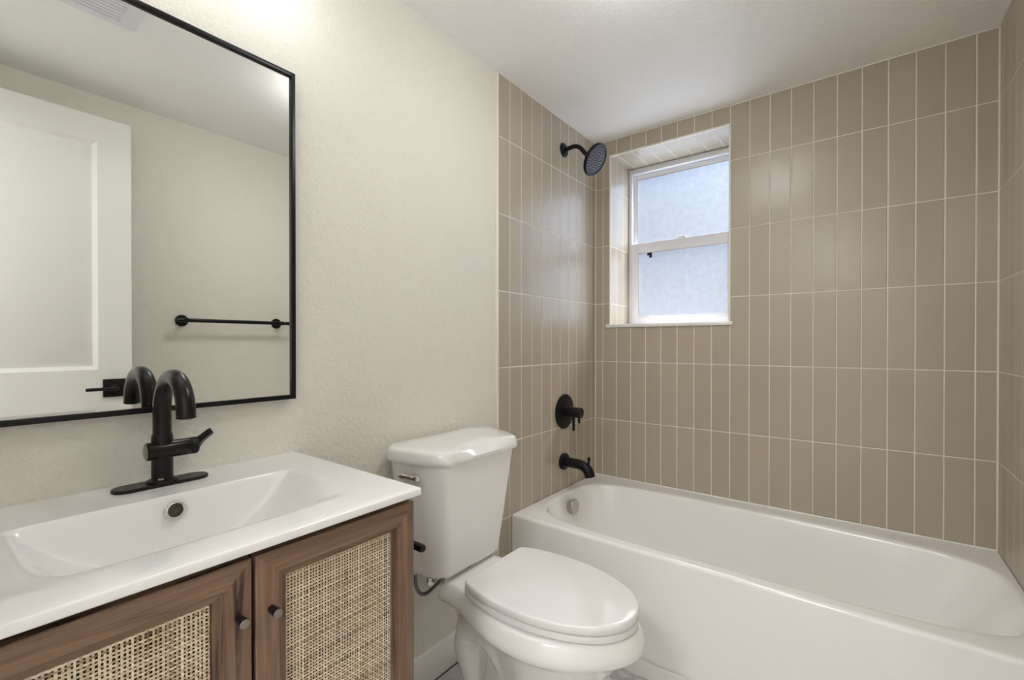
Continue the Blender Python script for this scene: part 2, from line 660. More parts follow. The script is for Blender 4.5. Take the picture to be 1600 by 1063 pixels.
# baseboards
for nm, lo, hi in (('baseboard_left', (-0.004, 0.592, 0.0), (0.013, TILE0 - 0.010, 0.109)),
                   ('baseboard_right', (W - 0.013, 0.0, 0.0), (W, TILE0 - 0.010, 0.109))):
    bm = bmesh.new()
    add_box(bm, lo, hi, 0.002)
    struct(finish(nm, bm, M['trim']))
# dark joint where the baseboard meets the floor tile
struct(box('trim_2', (0.0128, 0.592, 0.0), (0.0150, TILE0 - 0.010, 0.003), M['dark']))

# cream edge strips where the tile starts on both side walls
struct(box('trim_3', (-0.004, TILE0 - 0.012, 0.0), (0.006, TILE0, CEIL - 0.001), M['edge'], bevel=0.0025))
struct(box('trim_4', (W - 0.006, TILE0 - 0.012, 0.0), (W, TILE0, CEIL - 0.001), M['edge'], bevel=0.0025))
# grout beads in the corners of the tub alcove and along the ceiling
bm = bmesh.new()
g = 0.0042
add_box(bm, (0.0, FAR - g, 0.42), (g, FAR, CEIL))
add_box(bm, (W - g, FAR - g, 0.42), (W, FAR, CEIL))
add_box(bm, (g, FAR - g, CEIL - g), (W - g, FAR, CEIL))
add_box(bm, (0.0, TILE0, CEIL - g * 0.7), (g * 0.7, FAR - g, CEIL))
add_box(bm, (W - g, TILE0, CEIL - g), (W, FAR - g, CEIL))
struct(finish('trim_5', bm, M['grout'], smooth=0))
# white strip round the window recess
bm = bmesh.new()
t_ = 0.0085
add_box(bm, (WX0 - t_ * 0.4, FAR - 0.003, WZ0), (WX0 + t_ * 0.6, FAR + 0.006, WZ1 + t_ * 0.4), 0.001)
add_box(bm, (WX1 - t_ * 0.6, FAR - 0.003, WZ0), (WX1 + t_ * 0.4, FAR + 0.006, WZ1 + t_ * 0.4), 0.001)
add_box(bm, (WX0 + t_ * 0.6, FAR - 0.003, WZ1 - t_ * 0.6), (WX1 - t_ * 0.6, FAR + 0.006, WZ1 + t_ * 0.4), 0.001)
struct(finish('trim_6', bm, M['edge']))

# ------------------------------------------------------------------ window
win = bpy.data.objects.new('window_1', None)
scene.collection.objects.link(win)
win.location = ((WX0 + WX1) / 2, WD, WZ0)
win.matrix_world = Matrix.Translation(win.location)
struct(win, 'white vinyl window with two frosted panes set deep in the tiled wall', 'window')


def rect_frame(bm, x0, x1, z0, z1, wl_, wr_, wb_, wt_, y0, y1, bev=0.002):
    add_box(bm, (x0, y0, z0), (x0 + wl_, y1, z1), bev)
    add_box(bm, (x1 - wr_, y0, z0), (x1, y1, z1), bev)
    add_box(bm, (x0 + wl_, y0, z0), (x1 - wr_, y1, z0 + wb_), bev)
    add_box(bm, (x0 + wl_, y0, z1 - wt_), (x1 - wr_, y1, z1), bev)


WI0, WI1 = WX0 + 0.002, WX1 - 0.002
ZB, ZT = WZ0 + 0.006, WZ1 - 0.002
bm = bmesh.new()
rect_frame(bm, WI0, WI1, ZB, ZT, 0.018, 0.018, 0.022, 0.030, WD - 0.004, WD + 0.075)
finish('window_frame', bm, M['vinyl'], win)
bm = bmesh.new()
rect_frame(bm, WI0 + 0.018, WI1 - 0.018, 1.680, ZT - 0.030, 0.022, 0.022, 0.028, 0.026, WD + 0.026, WD + 0.0395)
us = finish('upper_sash', bm, M['vinyl'], win)
box('upper_pane', (WI0 + 0.036, WD + 0.033, 1.700), (WI1 - 0.036, WD + 0.039, ZT - 0.050), M['glass'], us)
bm = bmesh.new()
rect_frame(bm, WI0 + 0.014, WI1 - 0.014, ZB + 0.018, 1.704, 0.044, 0.044, 0.036, 0.056, WD - 0.008, WD + 0.0055)
ls = finish('lower_sash', bm, M['vinyl'], win)
box('lower_pane', (WI0 + 0.054, WD - 0.001, ZB + 0.050), (WI1 - 0.054, WD + 0.005, 1.655), M['glass'], ls)
bm = bmesh.new()
rect_frame(bm, WI0 + 0.0395, WI1 - 0.0395, 1.7075, ZT - 0.0555, 0.0022, 0.0022, 0.0022, 0.0030, WD + 0.0275, WD + 0.0335, 0.0004)
finish('pane_shadow_line', bm, M['grey_metal'], us)  # dark strip standing in for the sash frame's shadow along the pane
bm = bmesh.new()
rect_frame(bm, WI0 + 0.0575, WI1 - 0.0575, ZB + 0.0535, 1.6485, 0.0024, 0.0024, 0.0010, 0.0030, WD - 0.0065, WD - 0.0008, 0.0004)
finish('pane_shadow_line', bm, M['grey_metal'], ls)  # same painted shadow line round the lower pane
bm = bmesh.new()
add_box(bm, (0.355, WD - 0.004, 1.704), (0.410, WD + 0.018, 1.710), 0.002)
add_tube(bm, [(0.365, WD + 0.006, 1.716), (0.385, WD + 0.002, 1.716), (0.405, WD - 0.004, 1.713)], 0.0045, 10)
finish('sash_latch', bm, M['vinyl'], ls)
bm = bmesh.new()
add_box(bm, (0.206, WD - 0.006, 1.618), (0.222, WD - 0.0005, 1.646), 0.003)
add_box(bm, (0.194, WD - 0.006, 1.632), (0.212, WD - 0.0005, 1.646), 0.003)
finish('pane_dark_spot', bm, M['black'], ls)  # added tabs standing for a dark spot outside, seen through the glass
bm = bmesh.new()
add_box(bm, (WX0 - 0.020, FAR - 0.010, WZ0 - 0.010), (WX1 + 0.012, FAR + 0.002, WZ0 + 0.007), 0.003)
add_box(bm, (WX0 + 0.0005, FAR - 0.004, WZ0 - 0.004), (WX1 - 0.0005, WD + 0.010, WZ0 + 0.007), 0.001)
finish('window_sill', bm, M['marble_sill'], win)

# ------------------------------------------------------------------ door leaf, folded back against the right wall
door = bpy.data.objects.new('door_1', None)
scene.collection.objects.link(door)
DXF = 1.372
door.location = (DXF + 0.017, -0.19, 0.012)
door.matrix_world = Matrix.Translation(door.location)
struct(door, 'white two panel door standing open along the right wall', 'door')
DY0, DY1, DZ0, DZ1 = -0.188, 0.556, 0.012, 2.072
bm = bmesh.new()
panels = [(-0.078, 0.447, 1.030, 1.967), (-0.078, 0.447, 0.235, 0.868)]
for (face, sgn) in ((DXF, 1), (DXF + 0.035, -1)):
    def V(y, z, h):
        return bm.verts.new((face + sgn * h, y, z))
    ys = [DY0, panels[0][0], panels[0][1], DY1]
    zs = [DZ0, panels[1][2], panels[1][3], panels[0][2], panels[0][3], DZ1]
    grid = [[V(y, z, 0) for z in zs] for y in ys]
    for i in range(3):
        for j in range(5):
            q = (grid[i][j], grid[i + 1][j], grid[i + 1][j + 1], grid[i][j + 1])
            if i == 1 and j in (1, 3):
                y0, y1 = ys[1], ys[2]
                z0, z1 = zs[j], zs[j + 1]
                prev = [q[0], q[1], q[2], q[3]]
                for ins, h in ((0.004, 0.0025), (0.016, 0.0085), (0.024, 0.0085), (0.040, 0.003)):
                    cur = [V(y0 + ins, z0 + ins, h), V(y1 - ins, z0 + ins, h), V(y1 - ins, z1 - ins, h), V(y0 + ins, z1 - ins, h)]
                    ring_faces(bm, prev, cur)
                    prev = cur
                bm.faces.new(prev)
            else:
                bm.faces.new(q)
for a, b in ((DY0, DY0), (DY1, DY1)):
    bm.faces.new([bm.verts.new(p) for p in ((DXF, a, DZ0), (DXF + .035, a, DZ0), (DXF + .035, a, DZ1), (DXF, a, DZ1))])
for z in (DZ0, DZ1):
    bm.faces.new([bm.verts.new(p) for p in ((DXF, DY0, z), (DXF + .035, DY0, z), (DXF + .035, DY1, z), (DXF, DY1, z))])
bmesh.ops.remove_doubles(bm, verts=bm.verts, dist=1e-5)
finish('door_leaf', bm, M['door'], door, smooth=20)
HY, HZ = 0.4985, 0.952
for sgn, xf in ((-1, DXF), (1, DXF + 0.035)):
    bm = bmesh.new()
    x0, x1 = sorted((xf, xf + sgn * 0.008))
    add_box(bm, (x0, HY - 0.0375, HZ - 0.0375), (x1, HY + 0.0375, HZ + 0.0375), 0.0015)
    hp = finish('handle_plate', bm, M['black'], door)
    bm = bmesh.new()
    add_tube(bm, [(xf + sgn * 0.006, HY, HZ), (xf + sgn * 0.042, HY, HZ), (xf + sgn * 0.047, HY - 0.003, HZ),
                  (xf + sgn * 0.050, HY - 0.010, HZ), (xf + sgn * 0.050, HY - 0.098, HZ)], 0.0068, 14)
    add_lathe(bm, (xf + sgn * 0.006, HY, HZ), (sgn, 0, 0), round_profile(0, 0.016, 0.013, 0.002), 24)
    finish('lever', bm, M['black'], hp)
for hz in (0.25, 1.05, 1.85):
    bm = bmesh.new()
    add_tube(bm, [(DXF + 0.040, DY0 - 0.004, hz - 0.045), (DXF + 0.040, DY0 - 0.004, hz + 0.045)], 0.006, 12)
    finish('hinge', bm, M['black'], door)

# ------------------------------------------------------------------ bathtub
TX0, TX1, TY0, TY1, TZ = 0.0015, W - 0.0015, TUBY, FAR - 0.001, 0.427
tub = empty('bathtub', (W / 2, (TY0 + TY1) / 2, 0.0), 'white alcove bathtub with a plain apron below the tiled window wall', 'bathtub')
NT = 192
angs = [2 * PI * k / NT for k in range(NT)]
CX, CY = 0.7725, 1.848


def rect_ring(x0, x1, y0, y1, z):
    out = []
    for k in range(NT):
        # walk the rectangle so that its four corners are hit exactly
        s = k / NT * 4
        side, t = int(s), s - int(s)
        c = [(x1, y0), (x1, y1), (x0, y1), (x0, y0)]
        a, b = c[side], c[(side + 1) % 4]
        out.append(Vector((a[0] + (b[0] - a[0]) * t, a[1] + (b[1] - a[1]) * t, z)))
    return out


def super_ring(cx, cy, a, b, n, z, nl=None):
    out = []
    for k in range(NT):
        th = -PI / 4 + 2 * PI * k / NT
        # equalise spacing along the long sides
        s = k / NT * 4
        side, t = int(s), s - int(s)
        dirs = [(1, -1), (1, 1), (-1, 1), (-1, -1)]
        p, q = dirs[side], dirs[(side + 1) % 4]
        dx, dy = p[0] + (q[0] - p[0]) * t, p[1] + (q[1] - p[1]) * t
        e = nl if (nl and dx < 0) else n
        r = (abs(dx) ** e + abs(dy) ** e) ** (-1.0 / e)
        out.append(Vector((cx + a * dx * r, cy + b * dy * r, z)))
    return out


bm = bmesh.new()
rings = []
fy = TY0
for z, ins in ((0.0, 0.0), (0.054, 0.0), (0.055, 0.013), (0.070, 0.013), (0.0715, 0.001), (0.10, 0.0015)):
    rings.append(rect_ring(TX0, TX1, fy + ins, TY1, z))
R_ = 0.012
for i in range(5):
    a = PI / 2 * i / 4
    ins = R_ * (1 - math.cos(a))
    rings.append(rect_ring(TX0, TX1, fy + ins + 0.0015, TY1, TZ - R_ + R_ * math.sin(a)))
# across the rim, blending from the rectangle to the basin mouth
mouth = super_ring(CX, CY, 0.738, 0.305, 4.4, TZ, 4.6)
base = rings[-1]
for t in (0.25, 0.5, 0.75):
    rings.append([base[k].lerp(mouth[k], t) for k in range(NT)])
rings.append(mouth)
for i in range(1, 6):
    a = PI / 2 * i / 5
    d = 0.016 * (1 - math.cos(a))
    h = 0.016 * math.sin(a)
    rings.append(super_ring(CX, CY, 0.738 - h * 0.9, 0.305 - h * 0.9, 4.4, TZ - d, 4.6))
for z, al, ar, bb, n in ((0.36, 0.706, 0.690, 0.278, 4.3), (0.28, 0.690, 0.640, 0.270, 4.2), (0.20, 0.674, 0.580, 0.258, 4.0),
                         (0.13, 0.655, 0.52, 0.243, 3.8), (0.095, 0.625, 0.475, 0.222, 3.5), (0.078, 0.57, 0.42, 0.190, 3.2),
                         (0.072, 0.40, 0.30, 0.13, 3.0)):
    c = CX + (ar - al) / 2
    rings.append(super_ring(c, CY, (al + ar) / 2, bb, n, z, n))
loft(bm, rings, cap0=False, cap1=True)
finish('tub_body', bm, M['tub'], tub, smooth=50)
bm = bmesh.new()
add_lathe(bm, (0.0815, 1.868, 0.372), (1, 0, 0.10), [(-0.02, 0.030), (0.004, 0.034), (0.007, 0.036), (0.010, 0.034), (0.0115, 0.026), (0.012, 0.0)], 36)
ov = finish('overflow_plate', bm, M['nickel'], tub)
ov["label"] = "round chrome overflow cover"
bm = bmesh.new()
add_lathe(bm, (0.27, CY, 0.0725), (0, 0, 1), [(0, 0.034), (0.003, 0.033), (0.004, 0.028), (0.002, 0.024), (0.005, 0.02), (0.006, 0.0)], 32)
finish('drain', bm, M['chrome'], tub)
# caulk line against the tile
bm = bmesh.new()
add_box(bm, (TX0 + 0.003, FAR - 0.006, TZ - 0.001), (TX1 - 0.003, FAR - 0.0005, TZ + 0.004), 0.0015)
finish('caulk_bead', bm, M['tub'], tub)

# ------------------------------------------------------------------ shower head, valve, spout
sh = empty('showerhead', (0.0, 1.912, 2.08), 'black round showerhead on a bent arm high on the tiled wall', 'showerhead')
SY, SZ = 1.912, 2.078
bm = bmesh.new()
add_lathe(bm, (-0.002, SY, SZ), (1, 0, 0), [(0, 0.034), (0.004, 0.034), (0.009, 0.031), (0.013, 0.022), (0.014, 0.010)], 32)
finish('flange', bm, M['black'], sh)
nv = Vector((0.84, 0.0, -0.545)).normalized()
hc = Vector((0.172, SY + 0.004, 1.990))        # centre of the nozzle face
neck = hc - nv * 0.050
bm = bmesh.new()
path = [Vector((0.008, SY, SZ)), Vector((0.050, SY, SZ + 0.004))]
p0, p1, p2 = Vector((0.050, SY, SZ + 0.004)), Vector((0.086, SY, SZ + 0.004)), neck - nv * 0.012
p2 = Vector((0.108, SY, 2.045))
for i in range(1, 9):
    t = i / 8
    path.append((1 - t) ** 2 * p0 + 2 * t * (1 - t) * p1 + t * t * p2)
path.append(neck + nv * 0.006)
add_tube(bm, path, 0.0105, 18)
finish('shower_arm', bm, M['black'], sh)
bm = bmesh.new()
hr = 0.075
add_lathe(bm, neck - nv * 0.006, nv, [(0, 0.010), (0.0, 0.016), (0.016, 0.017), (0.020, 0.024), (0.032, 0.052), (0.040, 0.070), (0.046, hr), (0.054, hr),
                                    (0.0585, hr - 0.003), (0.0590, hr - 0.008), (0.0575, hr - 0.011), (0.0555, hr - 0.0125)], 48)
hd = finish('head_shell', bm, M['black'], sh)
bm = bmesh.new()
add_lathe(bm, neck - nv * 0.006, nv, [(0.050, hr - 0.012), (0.0565, hr - 0.012), (0.0575, hr - 0.016), (0.0580, 0.0)], 48)
sf = finish('spray_face', bm, M['rubber'], hd)
sf["label"] = "grey spray plate with rings of black nozzles"
bm = bmesh.new()
uu, vv = frame_from(nv)
fc = neck - nv * 0.006 + nv * 0.0575
for ring, cnt in ((0.0, 1), (0.0115, 6), (0.023, 11), (0.0345, 16), (0.046, 21), (0.0570, 26)):
    for k in range(cnt):
        a = 2 * PI * k / cnt + ring * 40
        c = fc + ring * (math.cos(a) * uu + math.sin(a) * vv)
        add_lathe(bm, c, nv, [(0, 0.0034), (0.0022, 0.0028), (0.003, 0.0)], 8)
nz_ = finish('nozzles', bm, M['black'], hd)

va = empty('shower_valve', (0.0, 1.918, 0.806), 'black round shower valve trim with two small levers, above the tub spout', 'valve')
VY, VZ = 1.918, 0.806
bm = bmesh.new()
add_lathe(bm, (-0.002, VY, VZ), (1, 0, 0), [(0, 0.084), (0.004, 0.0845), (0.008, 0.083), (0.010, 0.079), (0.011, 0.0)], 64)
finish('escutcheon', bm, M['black'], va)
bm = bmesh.new()
add_lathe(bm, (0.006, VY, VZ), (1, 0, 0), [(0, 0.0255), (0.046, 0.0255), (0.047, 0.0245), (0.048, 0.0255), (0.086, 0.0255), (0.0895, 0.0235), (0.090, 0.0)], 40)
vh = finish('handle_barrel', bm, M['black'], va)
bm = bmesh.new()
add_tube(bm, [(0.050, VY + 0.004, VZ - 0.018), (0.050, VY + 0.004, VZ - 0.082), (0.050, VY + 0.004, VZ - 0.090)], [0.0062, 0.0062, 0.0055], 14)
finish('lever', bm, M['black'], va)
bm = bmesh.new()
add_tube(bm, [(0.080, VY + 0.004, VZ - 0.018), (0.080, VY + 0.004, VZ - 0.050)], 0.0058, 14)
finish('lever', bm, M['black'], va)

sp = empty('tub_spout', (0.0, 1.908, 0.565), 'black curved tub spout with a diverter knob, below the shower valve', 'spout')
PY, PZ = 1.908, 0.564
bm = bmesh.new()
add_lathe(bm, (-0.002, PY, PZ), (1, 0, 0), [(0, 0.040), (0.014, 0.040), (0.018, 0.037), (0.019, 0.020)], 40)
finish('flange', bm, M['black'], sp)
bm = bmesh.new()
path = [Vector((0.010, PY, PZ)), Vector((0.080, PY, PZ - 0.001))]
p0, p1, p2 = Vector((0.080, PY, PZ - 0.001)), Vector((0.138, PY, PZ - 0.002)), Vector((0.146, PY, PZ - 0.052))
for i in range(1, 11):
    t = i / 10
    path.append((1 - t) ** 2 * p0 + 2 * t * (1 - t) * p1 + t * t * p2)
add_tube(bm, path, [0.0235] * 2 + [0.0235 + 0.001 * i / 10 for i in range(10)], 28)
finish('spout_body', bm, M['black'], sp)
bm = bmesh.new()
add_lathe(bm, (0.139, PY, PZ + 0.008), (0.05, 0, 1), [(0, 0.005), (0.014, 0.005), (0.016, 0.0075), (0.030, 0.0072), (0.032, 0.0)], 18)
finish('diverter_knob', bm, M['black'], sp)

# ------------------------------------------------------------------ towel bar on the right wall (seen in the mirror)
tb = empty('towel_bar', (W, 1.009, 1.25), 'black towel bar on two round posts on the cream wall', 'towel bar')
for y in (0.782, 1.236):
    bm = bmesh.new()
    add_lathe(bm, (W + 0.001, y, 1.25), (-1, 0, 0), [(0, 0.028), (0.006, 0.028), (0.009, 0.026), (0.010, 0.012), (0.062, 0.011), (0.078, 0.011), (0.080, 0.009), (0.080, 0.0)], 36)
    finish('post', bm, M['black'], tb)
bm = bmesh.new()
add_tube(bm, [(W - 0.064, 0.738, 1.25), (W - 0.064, 1.292, 1.25)], 0.0095, 18)
finish('bar', bm, M['black'], tb)

# ------------------------------------------------------------------ mirror
MY0, MY1, MZ0, MZ1 = -0.003, 0.577, 1.000, 1.8155
mi = empty('wall_mirror', (0.0, 0.287, MZ0), 'large rectangular mirror in a thin black frame above the vanity', 'mirror')
bm = bmesh.new()
fw = 0.0105
x0, x1 = -0.0035, 0.022
add_box(bm, (x0, MY0, MZ0), (x1, MY0 + fw, MZ1), 0.0008)
add_box(bm, (x0, MY1 - fw, MZ0), (x1, MY1, MZ1), 0.0008)
add_box(bm, (x0, MY0 + fw, MZ0), (x1, MY1 - fw, MZ0 + fw), 0.0008)
add_box(bm, (x0, MY0 + fw, MZ1 - fw), (x1, MY1 - fw, MZ1), 0.0008)
finish('mirror_frame', bm, M['black'], mi)
box('mirror_glass', (x0 + 0.002, MY0 + fw * 0.8, MZ0 + fw * 0.8), (0.0155, MY1 - fw * 0.8, MZ1 - fw * 0.8), M['mirror'], mi)

# ------------------------------------------------------------------ vanity light above the mirror
vl = empty('vanity_light', (0.0, 0.287, 2.06), 'three globe vanity light with a black bar above the mirror', 'wall lamp')
box('back_plate', (-0.0035, 0.20, 2.03), (0.018, 0.374, 2.10), M['black'], vl, bevel=0.004)
bm = bmesh.new()
add_tube(bm, [(0.06, 0.035, 2.085), (0.06, 0.539, 2.085)], 0.008, 16)
add_tube(bm, [(0.015, 0.287, 2.07), (0.06, 0.287, 2.085)], 0.010, 16)
finish('bar', bm, M['black'], vl)
for y in (0.05, 0.287, 0.524):
    bm = bmesh.new()
    add_lathe(bm, (0.155, y, 2.088), (0, 0, -1), [(0, 0.012), (0.0, 0.024), (0.022, 0.024), (0.024, 0.012)], 24)
    add_tube(bm, [(0.06, y, 2.085), (0.155, y, 2.085)], 0.008, 14)
    so = finish('socket', bm, M['black'], vl)
    bm = bmesh.new()
    bmesh.ops.create_uvsphere(bm, u_segments=32, v_segments=20, radius=0.046, matrix=Matrix.Translation((0.155, y, 2.028)))
    finish('globe', bm, M['globe'], so)

# ------------------------------------------------------------------ exhaust fan grille on the ceiling (seen in the mirror)
fa = empty('exhaust_fan', (0.74, 0.30, CEIL), 'white slotted exhaust fan cover on the ceiling', 'exhaust fan')
bm = bmesh.new()
FX0, FX1, FY0, FY1 = 0.60, 0.862, 0.165, 0.462


def rr(x0, x1, y0, y1, r, z, n=6):
    out = []
    for cx, cy, a0 in ((x1 - r, y1 - r, 0), (x0 + r, y1 - r, PI / 2), (x0 + r, y0 + r, PI), (x1 - r, y0 + r, 1.5 * PI)):
        for i in range(n + 1):
            a = a0 + PI / 2 * i / n
            out.append(Vector((cx + r * math.cos(a), cy + r * math.sin(a), z)))
    return out


loft(bm, [rr(FX0, FX1, FY0, FY1, 0.02, CEIL + 0.001), rr(FX0, FX1, FY0, FY1, 0.02, CEIL - 0.010), rr(FX0 + .012, FX1 - .012, FY0 + .012, FY1 - .012, 0.015, CEIL - 0.022)])
finish('fan_cover', bm, M['vinyl'], fa)
bm = bmesh.new()
for k in range(10):
    x = FX0 + 0.050 + k * 0.0175
    add_box(bm, (x, FY0 + 0.05, CEIL - 0.028), (x + 0.0085, FY1 - 0.058, CEIL - 0.0215), 0.001)
finish('louvers', bm, M['vinyl'], fa)

# unseen flush light added to fill the tub and toilet area
cl = empty('bathroom_fill_light', (0.72, 1.11, CEIL), 'added out of view round fill light on the ceiling above the toilet', 'fill light')
bm = bmesh.new()
add_lathe(bm, (0.72, 1.11, CEIL + 0.001), (0, 0, -1), [(0, 0.15), (0.022, 0.15), (0.024, 0.142)], 48)
finish('fill_base', bm, M['trim'], cl)
bm = bmesh.new()
add_lathe(bm, (0.72, 1.11, CEIL - 0.020), (0, 0, -1), [(0, 0.142), (0.03, 0.140), (0.044, 0.130), (0.055, 0.09), (0.060, 0.0)], 48)
finish('fill_globe', bm, M['ceil_fill'], cl)

# unseen light added in the hall to fill the room through the doorway
hl = empty('hall_fill_light', (0.85, -0.9, CEIL), 'added out of view round fill light in the hall behind the doorway', 'fill light')
bm = bmesh.new()
add_lathe(bm, (0.85, -0.9, CEIL + 0.001), (0, 0, -1), [(0, 0.22), (0.02, 0.22), (0.022, 0.21)], 40)
finish('fill_base', bm, M['trim'], hl)
bm = bmesh.new()
add_lathe(bm, (0.85, -0.9, CEIL - 0.02), (0, 0, -1), [(0, 0.21), (0.02, 0.205), (0.04, 0.17), (0.055, 0.09), (0.06, 0.0)], 40)
finish('fill_shade', bm, M['hall_fill'], hl)

# ------------------------------------------------------------------ vanity cabinet
CY0, CY1, CZT, CXF = -0.008, 0.5815, 0.846, 0.447
SEAM = 0.2877
vc = empty('vanity_cabinet', (0.22, 0.287, 0.0), 'brown wooden vanity cabinet with two woven cane doors', 'cabinet')
bm = bmesh.new()
add_box(bm, (0.004, CY0, 0.0), (CXF, CY0 + 0.018, CZT), 0.001)
add_box(bm, (0.004, CY1 - 0.018, 0.0), (CXF, CY1, CZT), 0.001)
add_box(bm, (0.004, CY0 + 0.018, 0.10), (CXF - 0.002, CY1 - 0.018, 0.118))
add_box(bm, (0.004, CY0 + 0.018, 0.10), (0.012, CY1 - 0.018, CZT - 0.04))
add_box(bm, (0.38, CY0 + 0.018, 0.0), (0.395, CY1 - 0.018, 0.10))
finish('carcass', bm, M['wood_x'], vc)
bm = bmesh.new()
add_box(bm, (CXF - 0.018, CY0 + 0.018, CZT - 0.045), (CXF - 0.0005, CY1 - 0.018, CZT))
add_box(bm, (CXF - 0.018, SEAM - 0.016, 0.118), (CXF - 0.0005, SEAM + 0.016, CZT - 0.045))
fr_ = finish('front_rail', bm, M['dark'], vc)  # near-black colour stands in for the shade in the door gaps
fr_["label"] = "recessed rail behind the doors, gap shade painted into its colour"

DF = 0.468                       # door face
PROF = [(0.0, -0.0195), (0.0, -0.0015), (0.0015, 0.0), (0.0330, 0.0), (0.0338, -0.0045), (0.0395, -0.0050),
        (0.0402, -0.0085), (0.0462, -0.0090), (0.0468, -0.0125), (0.0468, -0.0195)]


def cane_door(y0, y1, z0, z1, knob_y, knob_z, side):
    # mitred frame: profile swept round the rectangle
    bm = bmesh.new()
    for s in range(4):
        strip = []
        for (u, h) in PROF:
            c = [(y0 + u, z0 + u), (y1 - u, z0 + u), (y1 - u, z1 - u), (y0 + u, z1 - u)]
            a, b = c[s], c[(s + 1) % 4]
            strip.append((bm.verts.new((DF + h, a[0], a[1])), bm.verts.new((DF + h, b[0], b[1]))))
        for p, q in zip(strip, strip[1:]):
            f = bm.faces.new((p[0], p[1], q[1], q[0]))
            f.material_index = 1 if s in (1, 3) else 0
        f = bm.faces.new((strip[-1][0], strip[-1][1], strip[0][1], strip[0][0]))
        f.material_index = 1 if s in (1, 3) else 0
    d = finish('cane_door', bm, [M['wood_y'], M['wood_z']], vc, smooth=20)
    d["label"] = ("left" if side < 0 else "right") + " door with a mitred oak frame round woven cane"
    # dark backing board
    pin = 0.0455
    bk = box('backing', (DF - 0.0185, y0 + pin, z0 + pin), (DF - 0.0165, y1 - pin, z1 - pin), M['dark'], d)
    # woven cane: flat strands crossing over and under
    bm = bmesh.new()
    lay = bm.verts.layers.float_color.new("tone")
    pitch = 0.00505
    hw = 0.00142
    Y0, Y1, Z0, Z1 = y0 + pin - 0.001, y1 - pin + 0.001, z0 + pin - 0.001, z1 - pin + 0.001
    ny, nz = int((Y1 - Y0) / pitch), int((Z1 - Z0) / pitch)
    rnd = random.Random(11 + side)
    xb = DF - 0.0128

    def strand(fixed, along0, n, vertical, par):
        base = rnd.random()
        base = base * base * 0.75 + 0.25 if vertical else rnd.random() * 0.8 + 0.1
        w = hw * rnd.uniform(0.72, 1.12)
        off = rnd.uniform(-0.0004, 0.0004)
        prev = None
        drift = rnd.uniform(-0.1, 0.1)
        for i in range(n * 2 + 1):
            t = along0 + (i * 0.5) * pitch
            ph = 1 if ((i // 2) + par) % 2 == 0 else -1
            h = 0.0007 * ph if i % 2 == 0 else 0.0
            if i % 8 == 0:
                drift = 0.7 * drift + rnd.uniform(-0.12, 0.12)
            tone = max(0.0, min(1.0, base + drift))
            a, b = fixed + off - w, fixed + off + w
            if vertical:
                pa, pb = (xb + h, a, t), (xb + h, b, t)
            else:
                pa, pb = (xb - h, t, a), (xb - h, t, b)
            va_, vb_ = bm.verts.new(pa), bm.verts.new(pb)
            va_[lay] = vb_[lay] = (tone, tone, tone, 1)
            if prev:
                bm.faces.new((prev[0], prev[1], vb_, va_))
            prev = (va_, vb_)

    for i in range(ny + 1):
        strand(Y0 + i * pitch, Z0, nz, True, i)
    for j in range(nz + 1):
        strand(Z0 + j * pitch, Y0, ny, False, j)
    cn = finish('cane_panel', bm, M['cane'], d, smooth=0)
    cn["label"] = "pale woven cane panel"
    bm = bmesh.new()
    kx, ky, kz = DF - 0.001, knob_y, knob_z
    add_lathe(bm, (kx, ky, kz), (1, 0, 0), [(0, 0.0054), (0.016, 0.0064), (0.0205, 0.0067), (0.0218, 0.0062)], 28, cap=False)
    kb = finish('knob', bm, M['bronze_black'], d)
    kb["label"] = "short dark round knob with a paler end"
    bm = bmesh.new()
    add_lathe(bm, (kx, ky, kz), (1, 0, 0), [(0.0190, 0.0058), (0.0218, 0.0063), (0.0223, 0.0057), (0.0223, 0.0)], 28)
    finish('knob_cap', bm, M['grey_metal'], kb)


DZT, DZB = 0.8350, 0.125
cane_door(CY0 + 0.002, SEAM - 0.0028, DZB, DZT, 0.2673, 0.7580, -1)
cane_door(SEAM + 0.0028, CY1 - 0.002, DZB, DZT, 0.3116, 0.7515, 1)

# ------------------------------------------------------------------ sink top
KX0, KX1, KY0, KY1, KZ = -0.0035, 0.4785, -0.0145, 0.5905, 0.861
st = empty('sink_top', (0.24, 0.287, CZT), 'white ceramic sink top with a wide curved basin on the vanity cabinet', 'sink')
BC, BHW, BD = 0.282, 0.2075, 0.120
THK = 0.0150


def basin(x, y):
    w = (y - BC) / BHW
    t = 1.0 - w * w
    s = 0.05                                   # soft shoulder where the ramp meets the flat top
    f = 0.5 * (t + math.sqrt(t * t + s * s)) if t > -1 else 0.0
    if t < -0.35:
        f = 0.0
    elif t < 0:
        f *= smoothstep(-0.35, 0.0, t)
    sx = smoothstep(0.1455, 0.1625, x) * (1.0 - smoothstep(0.345 - 0.10 * min(1.0, w * w), 0.407, x))
    return BD * f * sx


xs = [KX0, 0.02, 0.05, 0.08, 0.11, 0.135, 0.142] + [0.1455 + 0.0017 * i for i in range(11)] + [0.17 + 0.005 * i for i in range(50)] + [0.425, 0.44, 0.455]
ys = [KY0 + (KY1 - KY0) * i / 120 for i in range(121)]
ys[0] += 0.004
ys[-1] -= 0.004
RB = 0.0025
bm = bmesh.new()
top = [[None] * len(ys) for _ in xs]
xs[-1] = 0.455
xs.append(KX1 - RB)
top = [[bm.verts.new((x, y, KZ - basin(x, y))) for y in ys] for x in xs]
for i in range(len(xs) - 1):
    for j in range(len(ys) - 1):
        bm.faces.new((top[i][j], top[i + 1][j], top[i + 1][j + 1], top[i][j + 1]))
